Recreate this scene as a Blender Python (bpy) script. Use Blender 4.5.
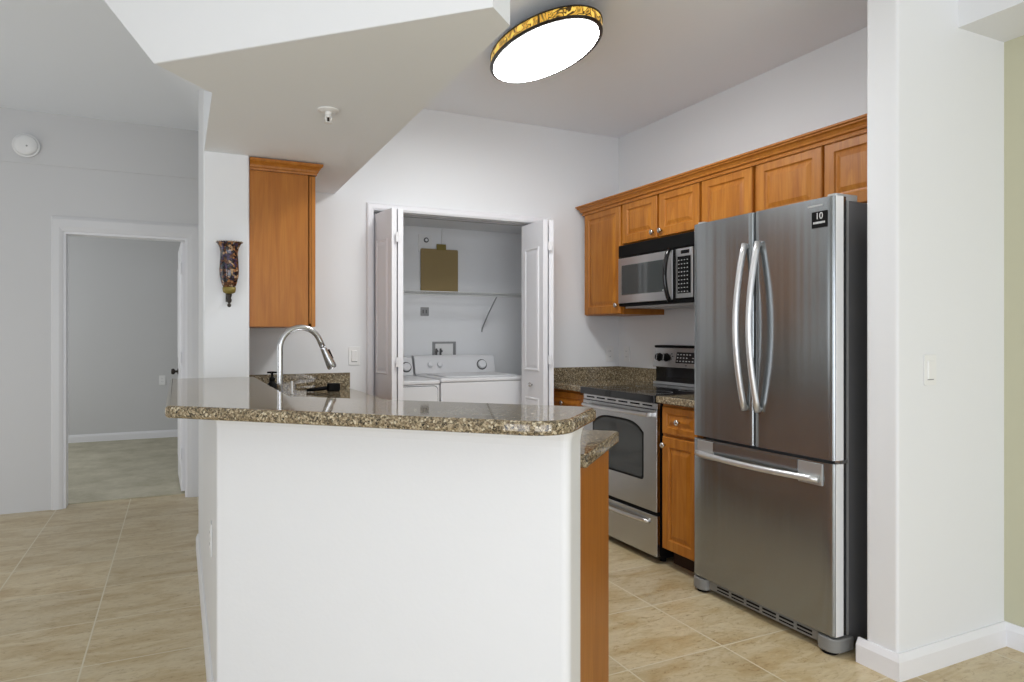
import bpy, bmesh, math, random
from mathutils import Vector, Matrix
random.seed(7)
PI = math.pi
SC = bpy.context.scene
COL = SC.collection
for o in list(bpy.data.objects):
    bpy.data.objects.remove(o)

# ------------------------------------------------------------------ camera
H = 1.24
cam_d = bpy.data.cameras.new('camera')
cam = bpy.data.objects.new('camera', cam_d)
COL.objects.link(cam)
cam.location = (0, 0, H)
cam.rotation_euler = (PI / 2, 0, math.radians(-25.917))
cam_d.sensor_width = 36.0
cam_d.lens = 686.5 / 1024 * 36
cam_d.shift_y = -5.6 / 1024
cam_d.clip_start = 0.02
SC.camera = cam

# ------------------------------------------------------------------ world, light, exposure
W = bpy.data.worlds.new('world')
SC.world = W
W.use_nodes = True
W.node_tree.nodes['Background'].inputs[0].default_value = (0.93, 0.96, 1.0, 1)
W.node_tree.nodes['Background'].inputs[1].default_value = 0.15
SC.view_settings.view_transform = 'Standard'
SC.view_settings.look = 'None'
SC.view_settings.gamma = 1
SC.view_settings.use_curve_mapping = False
SC.view_settings.exposure = 0.07


def area(name, loc, rot, sx, sy, power, color=(1, 1, 1)):
    d = bpy.data.lights.new(name, 'AREA')
    d.shape = 'RECTANGLE'
    d.size = sx
    d.size_y = sy
    d.energy = power
    d.color = color
    o = bpy.data.objects.new(name, d)
    COL.objects.link(o)
    o.location = loc
    o.rotation_euler = rot
    return o


# daylight through the living room's glass doors (behind the camera) and the windows at its left
area('daylight_rear', (0.1, -3.42, 1.0), (PI / 2, 0, 0), 4.0, 1.9, 110, (0.93, 0.98, 1.07))
area('daylight_side', (-2.62, -1.2, 1.25), (PI / 2, 0, -PI / 2), 2.2, 1.7, 52, (0.93, 0.98, 1.07))
# added unseen fill lamp that brightens the bedroom beyond the hall door
area('fill_bedroom', (-2.9, 7.6, 1.4), (PI / 2, 0, -PI / 2), 1.8, 1.5, 31, (0.96, 0.98, 1.0))

# added fill lamp left of the frame, lifting the hall's walls and ceiling
area('fill_hall', (-2.62, 4.2, 1.1), (PI / 2, 0, -PI / 2), 2.0, 1.8, 14, (0.95, 0.98, 1.03))

# ------------------------------------------------------------------ materials
MAT = {}


def mat(name, base, rough=0.5, metal=0.0, **kw):
    m = bpy.data.materials.new(name)
    m.use_nodes = True
    b = m.node_tree.nodes['Principled BSDF']
    b.inputs['Base Color'].default_value = (*base, 1)
    b.inputs['Roughness'].default_value = rough
    b.inputs['Metallic'].default_value = metal
    for k, v in kw.items():
        b.inputs[k.replace('_', ' ')].default_value = v
    MAT[name] = m
    return m


def s2l(r, g, b):
    f = lambda c: (c / 255 / 12.92) if c / 255 <= 0.04045 else ((c / 255 + 0.055) / 1.055) ** 2.4
    return (f(r), f(g), f(b))


def nd(m, t, **kw):
    n = m.node_tree.nodes.new(t)
    for k, v in kw.items():
        if k.startswith('i_'):
            n.inputs[k[2:].replace('_', ' ')].default_value = v
        else:
            setattr(n, k, v)
    return n


def lk(m, a, ao, b, bi):
    m.node_tree.links.new(a.outputs[ao], b.inputs[bi])


def ramp(m, stops, interp='LINEAR'):
    r = nd(m, 'ShaderNodeValToRGB')
    r.color_ramp.interpolation = interp
    el = r.color_ramp.elements
    while len(el) < len(stops):
        el.new(0.5)
    for e, (p, c) in zip(el, stops):
        e.position = p
        e.color = (*c, 1)
    return r


def paint(name, base, rough=0.55, bump=0.06, scale=160):
    m = mat(name, base, rough)
    b = m.node_tree.nodes['Principled BSDF']
    tc = nd(m, 'ShaderNodeTexCoord')
    n = nd(m, 'ShaderNodeTexNoise', i_Scale=scale, i_Detail=3.0)
    lk(m, tc, 'Object', n, 'Vector')
    bp = nd(m, 'ShaderNodeBump', i_Strength=bump, i_Distance=0.004)
    lk(m, n, 'Fac', bp, 'Height')
    lk(m, bp, 'Normal', b, 'Normal')
    return m


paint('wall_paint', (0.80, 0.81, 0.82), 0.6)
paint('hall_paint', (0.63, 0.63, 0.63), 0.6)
paint('ceiling_paint', (0.885, 0.915, 0.95), 0.8, 0.12, 90)
paint('green_paint', s2l(196, 194, 168), 0.6)
paint('trim_paint', (0.83, 0.83, 0.85), 0.35, 0.01)
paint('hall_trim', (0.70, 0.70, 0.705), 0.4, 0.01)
paint('bar_paint', (0.78, 0.785, 0.79), 0.5, 0.10, 70)
paint('closet_paint', (0.82, 0.83, 0.84), 0.6)
mat('white_enamel', (0.80, 0.80, 0.81), 0.3)
mat('white_plastic', (0.82, 0.82, 0.81), 0.35)
mat('dark_grey', (0.10, 0.10, 0.10), 0.6)  # plain dark grey of dial rings, slots, valves and the dryer door gap
mat('grey_plastic', (0.30, 0.30, 0.30), 0.5)
mat('black', (0.006, 0.006, 0.006), 0.45, Specular_IOR_Level=0.08)
mat('foot_grey', (0.22, 0.22, 0.21), 0.4)
mat('black_gloss', (0.010, 0.010, 0.011), 0.06)
mat('chrome', (0.55, 0.55, 0.56), 0.27, 1.0)
mat('nickel', (0.62, 0.60, 0.57), 0.25, 1.0)
mat('dark_bronze', (0.045, 0.038, 0.032), 0.35, 0.7)
mat('fridge_side', (0.11, 0.11, 0.112), 0.40)
mat('silver_paint', (0.50, 0.50, 0.49), 0.35, 0.6)
mat('light_grey_text', (0.62, 0.62, 0.62), 0.5)
mat('dark_text', (0.04, 0.04, 0.04), 0.5)
mat('board_tan', s2l(150, 130, 88), 0.75)
mat('clip_brass', s2l(135, 120, 60), 0.5, 0.3)
mat('zinc', (0.42, 0.42, 0.42), 0.4, 0.8)
mat('wire_white', (0.62, 0.63, 0.62), 0.4)


def steel(name, base, rough, aniso=0.8):
    """brushed steel, grain running across: reflections smear up and down"""
    m = mat(name, base, rough, 1.0)
    b = m.node_tree.nodes['Principled BSDF']
    b.inputs['Anisotropic'].default_value = aniso
    b.inputs['Anisotropic Rotation'].default_value = 0.25
    tg = nd(m, 'ShaderNodeTangent', direction_type='RADIAL', axis='Z')
    lk(m, tg, 'Tangent', b, 'Tangent')
    return m


def waviness(m, sy, strength):
    """faint up-and-down rolling waves of thin sheet steel"""
    b = m.node_tree.nodes['Principled BSDF']
    tc = nd(m, 'ShaderNodeTexCoord')
    mp = nd(m, 'ShaderNodeMapping')
    mp.inputs['Scale'].default_value = (0.0, sy, 0.15)
    n = nd(m, 'ShaderNodeTexNoise', i_Scale=1.0, i_Detail=2.0)
    lk(m, tc, 'Object', mp, 'Vector')
    lk(m, mp, 'Vector', n, 'Vector')
    bp = nd(m, 'ShaderNodeBump', i_Strength=strength, i_Distance=0.01)
    lk(m, n, 'Fac', bp, 'Height')
    lk(m, bp, 'Normal', b, 'Normal')


waviness(steel('steel_fridge', (0.30, 0.318, 0.325), 0.20, 0.7), 9.0, 0.28)
MAT['steel_fridge'].node_tree.nodes['Principled BSDF'].inputs['Metallic'].default_value = 0.84
steel('steel_range', (0.50, 0.50, 0.50), 0.26)
steel('steel_bright', (0.74, 0.74, 0.74), 0.30, 0.3)
mat('edge_light', (0.85, 0.85, 0.84), 0.3, 0.1)
mat('satin_handle', (0.70, 0.70, 0.70), 0.32, 0.75)


def wood(name, c1, c2, c3):
    m = mat(name, c1, 0.40, Specular_IOR_Level=0.35)
    b = m.node_tree.nodes['Principled BSDF']
    tc = nd(m, 'ShaderNodeTexCoord')
    mp = nd(m, 'ShaderNodeMapping')
    mp.inputs['Scale'].default_value = (9, 9, 0.9)
    n = nd(m, 'ShaderNodeTexNoise', i_Scale=2.2, i_Detail=6.0, i_Roughness=0.6, i_Distortion=1.2)
    lk(m, tc, 'Object', mp, 'Vector')
    lk(m, mp, 'Vector', n, 'Vector')
    r = ramp(m, [(0.30, c2), (0.50, c1), (0.72, c3)])
    lk(m, n, 'Fac', r, 'Fac')
    mp2 = nd(m, 'ShaderNodeMapping')
    mp2.inputs['Scale'].default_value = (160, 160, 5)
    n2 = nd(m, 'ShaderNodeTexNoise', i_Scale=1.0, i_Detail=2.0)
    lk(m, tc, 'Object', mp2, 'Vector')
    lk(m, mp2, 'Vector', n2, 'Vector')
    mx = nd(m, 'ShaderNodeMixRGB', blend_type='MULTIPLY')
    mx.inputs[0].default_value = 0.35
    r2 = ramp(m, [(0.35, (0.72, 0.72, 0.72)), (0.6, (1, 1, 1))])
    lk(m, n2, 'Fac', r2, 'Fac')
    lk(m, r, 'Color', mx, 1)
    lk(m, r2, 'Color', mx, 2)
    lk(m, mx, 'Color', b, 'Base Color')
    return m


wood('maple', s2l(174, 108, 32), s2l(156, 92, 24), s2l(188, 124, 46))
wood('maple_side', s2l(172, 106, 34), s2l(161, 96, 27), s2l(182, 117, 42))
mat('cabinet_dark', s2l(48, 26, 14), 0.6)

# speckled brown granite
m = mat('granite', (0.2, 0.17, 0.13), 0.045)
b = m.node_tree.nodes['Principled BSDF']
tc = nd(m, 'ShaderNodeTexCoord')
v1 = nd(m, 'ShaderNodeTexVoronoi', i_Scale=185.0)
lk(m, tc, 'Object', v1, 'Vector')
sp = nd(m, 'ShaderNodeSeparateColor')
lk(m, v1, 'Color', sp, 'Color')
r1 = ramp(m, [(0.0, s2l(40, 36, 32)), (0.20, s2l(92, 76, 58)), (0.40, s2l(132, 115, 90)), (0.60, s2l(170, 154, 126)),
              (0.80, s2l(128, 116, 92)), (0.91, s2l(216, 204, 176))], 'CONSTANT')
lk(m, sp, 'Red', r1, 'Fac')
v2 = nd(m, 'ShaderNodeTexVoronoi', i_Scale=400.0)
lk(m, tc, 'Object', v2, 'Vector')
sp2 = nd(m, 'ShaderNodeSeparateColor')
lk(m, v2, 'Color', sp2, 'Color')
r2 = ramp(m, [(0.0, s2l(34, 30, 28)), (0.26, s2l(132, 118, 90)), (0.7, s2l(190, 174, 142))], 'CONSTANT')
lk(m, sp2, 'Green', r2, 'Fac')
mx = nd(m, 'ShaderNodeMixRGB')
mx.inputs[0].default_value = 0.35
lk(m, r1, 'Color', mx, 1)
lk(m, r2, 'Color', mx, 2)
lk(m, mx, 'Color', b, 'Base Color')

# floor tile: 0.456 m travertine-look ceramic
m = mat('floor_tile', (0.6, 0.5, 0.36), 0.32)
b = m.node_tree.nodes['Principled BSDF']
tc = nd(m, 'ShaderNodeTexCoord')
mp = nd(m, 'ShaderNodeMapping')
mp.inputs['Location'].default_value = (-1.955 + 0.456 * 40, -2.555 + 0.456 * 40, 0)
lk(m, tc, 'Object', mp, 'Vector')
br = nd(m, 'ShaderNodeTexBrick')
br.offset = 0.0
br.inputs['Scale'].default_value = 1.0
br.inputs['Brick Width'].default_value = 0.456
br.inputs['Row Height'].default_value = 0.456
br.inputs['Mortar Size'].default_value = 0.0036
br.inputs['Mortar Smooth'].default_value = 0.3
br.inputs['Color1'].default_value = (0.92, 0.92, 0.92, 1)
br.inputs['Color2'].default_value = (1.05, 1.05, 1.05, 1)
br.inputs['Mortar'].default_value = (0.8, 0.8, 0.8, 1)
lk(m, mp, 'Vector', br, 'Vector')
mp2 = nd(m, 'ShaderNodeMapping')
mp2.inputs['Scale'].default_value = (2.2, 5.2, 1)
mp2.inputs['Rotation'].default_value = (0, 0, 0.35)
lk(m, tc, 'Object', mp2, 'Vector')
n1 = nd(m, 'ShaderNodeTexNoise', i_Scale=1.6, i_Detail=9.0, i_Roughness=0.62, i_Distortion=0.7)
lk(m, mp2, 'Vector', n1, 'Vector')
r1 = ramp(m, [(0.30, s2l(182, 156, 112)), (0.45, s2l(196, 176, 136)), (0.58, s2l(208, 192, 158)), (0.75, s2l(196, 180, 144))])
lk(m, n1, 'Fac', r1, 'Fac')
n2 = nd(m, 'ShaderNodeTexNoise', i_Scale=9.0, i_Detail=9.0, i_Roughness=0.75, i_Distortion=1.2)
lk(m, mp2, 'Vector', n2, 'Vector')
r2 = ramp(m, [(0.36, (0.70, 0.63, 0.54)), (0.44, (0.96, 0.94, 0.91)), (0.50, (1, 1, 1)), (0.66, (1.07, 1.07, 1.06))])
lk(m, n2, 'Fac', r2, 'Fac')
mx = nd(m, 'ShaderNodeMixRGB', blend_type='MULTIPLY')
mx.inputs[0].default_value = 1.0
lk(m, r1, 'Color', mx, 1)
lk(m, r2, 'Color', mx, 2)
mx2 = nd(m, 'ShaderNodeMixRGB', blend_type='MULTIPLY')
mx2.inputs[0].default_value = 1.0
lk(m, mx, 'Color', mx2, 1)
lk(m, br, 'Color', mx2, 2)
grt = nd(m, 'ShaderNodeMixRGB')
grt.inputs[2].default_value = (*s2l(216, 206, 180), 1)
lk(m, br, 'Fac', grt, 0)
lk(m, mx2, 'Color', grt, 1)
lk(m, grt, 'Color', b, 'Base Color')
bp = nd(m, 'ShaderNodeBump', i_Strength=0.25, i_Distance=0.003)
iv = nd(m, 'ShaderNodeInvert')
lk(m, br, 'Fac', iv, 'Color')
lk(m, iv, 'Color', bp, 'Height')
lk(m, bp, 'Normal', b, 'Normal')

m = mat('carpet', s2l(186, 180, 158), 0.95)
b = m.node_tree.nodes['Principled BSDF']
tc = nd(m, 'ShaderNodeTexCoord')
n = nd(m, 'ShaderNodeTexNoise', i_Scale=3.0, i_Detail=8.0, i_Roughness=0.75)
lk(m, tc, 'Object', n, 'Vector')
r = ramp(m, [(0.3, s2l(166, 160, 138)), (0.7, s2l(204, 198, 178))])
lk(m, n, 'Fac', r, 'Fac')
lk(m, r, 'Color', b, 'Base Color')

# sconce mosaic glass
m = mat('mosaic', (0.2, 0.1, 0.1), 0.12)
b = m.node_tree.nodes['Principled BSDF']
tc = nd(m, 'ShaderNodeTexCoord')
v = nd(m, 'ShaderNodeTexVoronoi', i_Scale=85.0)
lk(m, tc, 'Object', v, 'Vector')
sp = nd(m, 'ShaderNodeSeparateColor')
lk(m, v, 'Color', sp, 'Color')
r = ramp(m, [(0.0, s2l(38, 30, 34)), (0.25, s2l(96, 62, 44)), (0.45, s2l(66, 52, 78)), (0.6, s2l(150, 104, 66)),
             (0.75, s2l(54, 60, 66)), (0.9, s2l(170, 140, 110))], 'CONSTANT')
lk(m, sp, 'Red', r, 'Fac')
ed = nd(m, 'ShaderNodeTexVoronoi', i_Scale=85.0, feature='DISTANCE_TO_EDGE')
lk(m, tc, 'Object', ed, 'Vector')
er = ramp(m, [(0.02, (0.05, 0.05, 0.05)), (0.07, (1, 1, 1))])
lk(m, ed, 'Distance', er, 'Fac')
mx = nd(m, 'ShaderNodeMixRGB', blend_type='MULTIPLY')
mx.inputs[0].default_value = 1.0
lk(m, r, 'Color', mx, 1)
lk(m, er, 'Color', mx, 2)
lk(m, mx, 'Color', b, 'Base Color')

# lamp: glowing diffuser and lit amber band with a dark vine pattern
m = mat('diffuser', (0.9, 0.9, 0.88), 0.4)
b = m.node_tree.nodes['Principled BSDF']
b.inputs['Emission Color'].default_value = (0.97, 0.985, 1.0, 1)
b.inputs['Emission Strength'].default_value = 31.0
m = mat('amber_band', (0.5, 0.3, 0.06), 0.3)
b = m.node_tree.nodes['Principled BSDF']
tc = nd(m, 'ShaderNodeTexCoord')
n = nd(m, 'ShaderNodeTexNoise', i_Scale=16.0, i_Detail=1.5, i_Distortion=1.6)
lk(m, tc, 'Object', n, 'Vector')
r = ramp(m, [(0.0, s2l(238, 204, 110)), (0.46, s2l(226, 184, 80)), (0.50, s2l(52, 36, 12)), (0.53, s2l(52, 36, 12)), (0.57, s2l(214, 166, 62)), (0.72, s2l(60, 42, 16))])
lk(m, n, 'Fac', r, 'Fac')
lk(m, r, 'Color', b, 'Base Color')
lk(m, r, 'Color', b, 'Emission Color')
b.inputs['Emission Strength'].default_value = 0.75
m = mat('window_glass_dark', (0.05, 0.055, 0.055), 0.07)


# ------------------------------------------------------------------ geometry helpers
def root_off(p):
    v = Vector((0, 0, 0))
    while p is not None:
        v += p.location
        p = p.parent
    return v


def obj(name, bm, material, parent=None, smooth=False, bevel=0, seg=2):
    off = root_off(parent)
    if off.length > 0:
        bmesh.ops.translate(bm, verts=bm.verts, vec=-off)
    bmesh.ops.recalc_face_normals(bm, faces=bm.faces)
    me = bpy.data.meshes.new(name)
    bm.to_mesh(me)
    bm.free()
    me.materials.append(MAT[material])
    if smooth:
        for p in me.polygons:
            p.use_smooth = True
    o = bpy.data.objects.new(name, me)
    COL.objects.link(o)
    o.parent = parent
    if bevel:
        md = o.modifiers.new('b', 'BEVEL')
        md.width = bevel
        md.segments = seg
        md.limit_method = 'ANGLE'
        md.angle_limit = math.radians(40)
        for p in me.polygons:
            p.use_smooth = True
        if hasattr(md, 'harden_normals'):
            md.harden_normals = True
    return o


def thing(name, label, cat, loc=(0, 0, 0), group=None):
    o = bpy.data.objects.new(name, None)
    COL.objects.link(o)
    o.empty_display_size = 0.05
    o.location = loc
    return tag(o, label, cat, group)


def tag(o, label, cat, group=None):
    o['label'] = label
    o['category'] = cat
    if group:
        o['group'] = group
    return o


def struct(name, bm, m, **k):
    o = obj(name, bm, m, **k)
    o['kind'] = 'structure'
    return o


def kid(parent, name, bm, m, label=None, **k):
    o = obj(name, bm, m, parent, **k)
    if label:
        o['label'] = label
    return o


def B():
    return bmesh.new()


def box(bm, x0, x1, y0, y1, z0, z1):
    vs = [bm.verts.new(p) for p in ((x0, y0, z0), (x1, y0, z0), (x1, y1, z0), (x0, y1, z0), (x0, y0, z1), (x1, y0, z1), (x1, y1, z1), (x0, y1, z1))]
    for f in ((0, 3, 2, 1), (4, 5, 6, 7), (0, 1, 5, 4), (1, 2, 6, 5), (2, 3, 7, 6), (3, 0, 4, 7)):
        bm.faces.new([vs[i] for i in f])
    return bm


def bx(*a):
    return box(B(), *a)


class Fr:
    """local frame: a along u, b along v, c along n"""
    def __init__(s, o, u, n, v=(0, 0, 1)):
        s.o, s.u, s.v, s.n = Vector(o), Vector(u).normalized(), Vector(v).normalized(), Vector(n).normalized()

    def p(s, a, b, c):
        return s.o + s.u * a + s.v * b + s.n * c


def fbox(bm, F, a0, a1, b0, b1, c0, c1):
    vs = [bm.verts.new(F.p(*p)) for p in ((a0, b0, c0), (a1, b0, c0), (a1, b1, c0), (a0, b1, c0), (a0, b0, c1), (a1, b0, c1), (a1, b1, c1), (a0, b1, c1))]
    for f in ((0, 3, 2, 1), (4, 5, 6, 7), (0, 1, 5, 4), (1, 2, 6, 5), (2, 3, 7, 6), (3, 0, 4, 7)):
        bm.faces.new([vs[i] for i in f])
    return bm


def loft(bm, loops, cap=True, closed=True):
    rows = [[bm.verts.new(p) for p in L] for L in loops]
    n = len(rows[0])
    for r0, r1 in zip(rows, rows[1:]):
        for i in range(n if closed else n - 1):
            j = (i + 1) % n
            bm.faces.new((r0[i], r0[j], r1[j], r1[i]))
    if cap:
        bm.faces.new(rows[0][::-1])
        bm.faces.new(rows[-1])
    return bm


def prism(bm, poly, z0, z1):
    return loft(bm, [[(x, y, z0) for x, y in poly], [(x, y, z1) for x, y in poly]])


def offset(poly, d):
    """mitre offset outward for a counter-clockwise polygon"""
    out = []
    n = len(poly)
    for i in range(n):
        p0, p1, p2 = Vector(poly[i - 1]), Vector(poly[i]), Vector(poly[(i + 1) % n])
        e1 = (p1 - p0).normalized()
        e2 = (p2 - p1).normalized()
        n1 = Vector((e1.y, -e1.x))
        n2 = Vector((e2.y, -e2.x))
        k = (n1 + n2)
        k = k / max(k.dot(n1), 1e-6)
        q = p1 + k * d
        out.append((q.x, q.y))
    return out


def roundp(poly, rad, seg=8):
    out = []
    n = len(poly)
    for i in range(n):
        r = rad.get(i, 0)
        p1 = Vector(poly[i])
        if not r:
            out.append(tuple(p1))
            continue
        a = (Vector(poly[i - 1]) - p1).normalized()
        c = (Vector(poly[(i + 1) % n]) - p1).normalized()
        ang = a.angle(c)
        t = r / math.tan(ang / 2)
        ctr = p1 + (a + c).normalized() * (r / math.sin(ang / 2))
        s = p1 + a * t
        e = p1 + c * t
        a0 = math.atan2(s.y - ctr.y, s.x - ctr.x)
        a1 = math.atan2(e.y - ctr.y, e.x - ctr.x)
        da = (a1 - a0 + PI) % (2 * PI) - PI
        for k in range(seg + 1):
            th = a0 + da * k / seg
            out.append((ctr.x + r * math.cos(th), ctr.y + r * math.sin(th)))
    return out


def lathe(bm, prof, seg=24, M=None):
    """profile of (r, z) about z; M maps to place"""
    rows = []
    for r, z in prof:
        if r < 1e-6:
            rows.append([bm.verts.new((0, 0, z))])
        else:
            rows.append([bm.verts.new((r * math.cos(2 * PI * i / seg), r * math.sin(2 * PI * i / seg), z)) for i in range(seg)])
    vs = [v for r in rows for v in r]
    for r0, r1 in zip(rows, rows[1:]):
        for i in range(seg):
            j = (i + 1) % seg
            if len(r0) == 1 and len(r1) == 1:
                continue
            if len(r0) == 1:
                bm.faces.new((r0[0], r1[i], r1[j]))
            elif len(r1) == 1:
                bm.faces.new((r0[i], r0[j], r1[0]))
            else:
                bm.faces.new((r0[i], r0[j], r1[j], r1[i]))
    if len(rows[0]) > 1:
        bm.faces.new(rows[0][::-1])
    if len(rows[-1]) > 1:
        bm.faces.new(rows[-1])
    if M is not None:
        bmesh.ops.transform(bm, matrix=M, verts=vs)
    return bm


def axis(loc, d):
    """matrix taking +z to direction d, moved to loc"""
    q = Vector((0, 0, 1)).rotation_difference(Vector(d).normalized())
    return Matrix.Translation(Vector(loc)) @ q.to_matrix().to_4x4()


def tube(bm, pts, rad, seg=10, cap=True):
    pts = [Vector(p) for p in pts]
    if not isinstance(rad, (list, tuple)):
        rad = [rad] * len(pts)
    rows = []
    up = None
    for i, p in enumerate(pts):
        t = (pts[min(i + 1, len(pts) - 1)] - pts[max(i - 1, 0)]).normalized()
        if up is None:
            up = t.orthogonal().normalized()
        up = (up - t * up.dot(t)).normalized()
        w = t.cross(up)
        rows.append([bm.verts.new(p + (up * math.cos(2 * PI * k / seg) + w * math.sin(2 * PI * k / seg)) * rad[i]) for k in range(seg)])
    for r0, r1 in zip(rows, rows[1:]):
        for i in range(seg):
            j = (i + 1) % seg
            bm.faces.new((r0[i], r0[j], r1[j], r1[i]))
    if cap:
        bm.faces.new(rows[0][::-1])
        bm.faces.new(rows[-1])
    return bm


def rings(bm, F, a0, a1, b0, b1, steps, back=0.0, hole=False):
    """rectangular panel with nested steps [(inset, height), ...] facing +n, closed at c=back"""
    def L(ins, c):
        return [F.p(a0 + ins, b0 + ins, c), F.p(a1 - ins, b0 + ins, c), F.p(a1 - ins, b1 - ins, c), F.p(a0 + ins, b1 - ins, c)]
    loops = [L(0, back)] + [L(i, c) for i, c in steps]
    loft(bm, loops)
    return bm


def cab_door(bm, F, a0, a1, b0, b1, th=0.020, fr=0.052):
    rings(bm, F, a0, a1, b0, b1, [(0, th - 0.004), (0.004, th), (fr, th), (fr + 0.006, th - 0.007), (fr + 0.012, th - 0.008), (fr + 0.034, th - 0.001)])
    return bm


def knob(parent, F, a, b, c, m='nickel', r=0.017, name='knob'):
    bm = B()
    M = axis(F.p(a, b, c), F.n)
    lathe(bm, [(0.006, -0.001), (0.005, 0.012), (r * 0.9, 0.016), (r, 0.021), (r * 0.8, 0.026), (0, 0.028)], 14, M)
    return kid(parent, name, bm, m, smooth=True)


def rot_prism(bm, F, pts, c0, c1):
    return loft(bm, [[F.p(a, b, c0) for a, b in pts], [F.p(a, b, c1) for a, b in pts]])


def rrect(a0, a1, b0, b1, r, seg=5):
    return roundp([(a0, b0), (a1, b0), (a1, b1), (a0, b1)], {0: r, 1: r, 2: r, 3: r}, seg)


# ------------------------------------------------------------------ key planes
XR = 2.97      # right wall of the kitchen
YB = 4.28      # back wall
ZK = 2.72      # kitchen ceiling
ZL = 2.82      # hall and living ceiling
ZS = 2.11      # underside of soffit
YD = 5.82      # hall door wall
XL = 0.105     # hall face of the half wall and column
YC = 3.55      # front face of the column

# ------------------------------------------------------------------ structure
struct('floor', bx(-2.75, 3.12, -3.6, 5.95, -0.12, 0.0), 'floor_tile')
struct('floor.001', bx(-3.1, 1.8, 5.95, 9.3, -0.12, 0.006), 'carpet')

# kitchen back wall with the laundry closet opening
OX0, OX1, OZ = 1.107, 2.330, 2.03
bm = B()
box(bm, 0.31, OX0, YB, YB + 0.12, 0, ZK + 0.1)
box(bm, OX1, XR + 0.12, YB, YB + 0.12, 0, ZK + 0.1)
box(bm, OX0, OX1, YB, YB + 0.12, OZ, ZK + 0.1)
struct('wall_back', bm, 'wall_paint')
struct('wall_right', bx(XR, XR + 0.12, 1.75, YB, 0, ZK + 0.1), 'wall_paint')
# the short wall beside the refrigerator
struct('wall_pillar', bx(2.335, 3.11, 1.62, 1.748, 0, ZL + 0.1), 'wall_paint', bevel=0.012, seg=3)
struct('wall_living_right', bx(2.99, 3.12, -3.6, 1.62, 0, ZL + 0.1), 'green_paint')
struct('ceiling_living_soffit', bx(2.69, 2.99, -3.6, 1.62, 2.42, ZL + 0.1), 'wall_paint')
# laundry closet
bm = B()
box(bm, 0.80, 2.87, 5.20, 5.30, 0, 2.2)
box(bm, 0.80, 0.90, YB + 0.12, 5.20, 0, 2.2)
box(bm, 2.77, 2.87, YB + 0.12, 5.20, 0, 2.2)
struct('wall_closet', bm, 'closet_paint')
struct('ceiling_closet', bx(0.80, 2.87, YB + 0.12, 5.30, 2.10, 2.2), 'closet_paint')
# column and hall-side wall
struct('wall_left', bx(XL, 0.31, YC, 4.40, 0, ZL + 0.1), 'wall_paint', bevel=0.01, seg=3)
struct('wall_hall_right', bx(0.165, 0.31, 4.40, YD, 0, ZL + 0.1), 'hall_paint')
# hall door wall
DX0, DX1, DZ = -0.742, 0.062, 1.985
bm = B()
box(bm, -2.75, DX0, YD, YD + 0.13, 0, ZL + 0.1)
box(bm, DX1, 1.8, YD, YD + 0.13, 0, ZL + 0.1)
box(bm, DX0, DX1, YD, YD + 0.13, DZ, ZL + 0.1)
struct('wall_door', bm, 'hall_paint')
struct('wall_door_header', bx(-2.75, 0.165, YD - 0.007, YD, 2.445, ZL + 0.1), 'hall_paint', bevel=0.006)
# bedroom beyond
bm = B()
box(bm, -3.1, 1.8, 9.3, 9.4, 0, 2.7)
box(bm, -3.1, -3.0, 5.95, 9.3, 0, 2.7)
box(bm, 1.7, 1.8, 5.95, 9.3, 0, 2.7)
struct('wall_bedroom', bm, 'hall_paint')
struct('ceiling_bedroom', bx(-3.1, 1.8, 5.95, 9.4, 2.7, 2.8), 'ceiling_paint')
# living room shell behind the camera
struct('wall_living_left', box(box(box(box(B(), -2.75, -2.65, -3.6, -2.4, 0, ZL), -2.75, -2.65, 0.0, YD, 0, ZL), -2.75, -2.65, -2.4, 0, 0, 0.4), -2.75, -2.65, -2.4, 0, 2.3, ZL), 'wall_paint')
struct('wall_living_rear', box(box(box(B(), -2.75, -1.5, -3.6, -3.5, 0, ZL), 1.7, 3.12, -3.6, -3.5, 0, ZL), -1.5, 1.7, -3.6, -3.5, 2.4, ZL), 'wall_paint')

# ceilings
struct('ceiling', bx(0.80, XR + 0.12, 1.62, YB + 0.05, ZK, ZK + 0.08), 'ceiling_paint')
bm = B()
box(bm, -2.75, 3.12, -3.6, 1.62, ZL, ZL + 0.08)
struct('ceiling_living', bm, 'ceiling_paint')
P1, P2 = (-0.068, 2.480), (0.112, 2.685)
P0, P0b = (0.750, 1.658), (0.838, 1.737)
# living ceiling's remaining part, up to the soffit's front plane
bm = B()
prism(bm, [(-2.75, 1.62), (0.79, 1.62), (-0.52, 2.932), (-2.75, 2.932)], ZL, ZL + 0.08)
struct('ceiling_living.001', bm, 'ceiling_paint')
# hall ceiling: flat far off, dropping in slopes to the corner of the soffit
bm = B()
V = [bm.verts.new(p) for p in ((P1[0], P1[1], ZS), (P2[0], P2[1], ZS), (XL + 0.002, 4.41, 2.68), (0.17, YD, 2.815), (-2.75, YD, 2.82), (-2.75, 2.932, 2.82), (-0.52, 2.932, 2.82))]
for f in ((0, 1, 2), (0, 2, 6), (6, 2, 3), (6, 3, 4, 5)):
    bm.faces.new([V[i] for i in f])
g = bmesh.ops.extrude_face_region(bm, geom=list(bm.faces))
bmesh.ops.translate(bm, verts=[v for v in g['geom'] if isinstance(v, bmesh.types.BMVert)], vec=(0, 0, 0.06))
ch = struct('ceiling_hall', bm, 'ceiling_paint', smooth=True)
bmt = bmesh.new()
bmt.from_mesh(ch.data)
for e in bmt.edges:
    if len(e.link_faces) == 2 and min(abs(f.normal.z) for f in e.link_faces) < 0.05:
        e.smooth = False
bmt.to_mesh(ch.data)
bmt.free()
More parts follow.
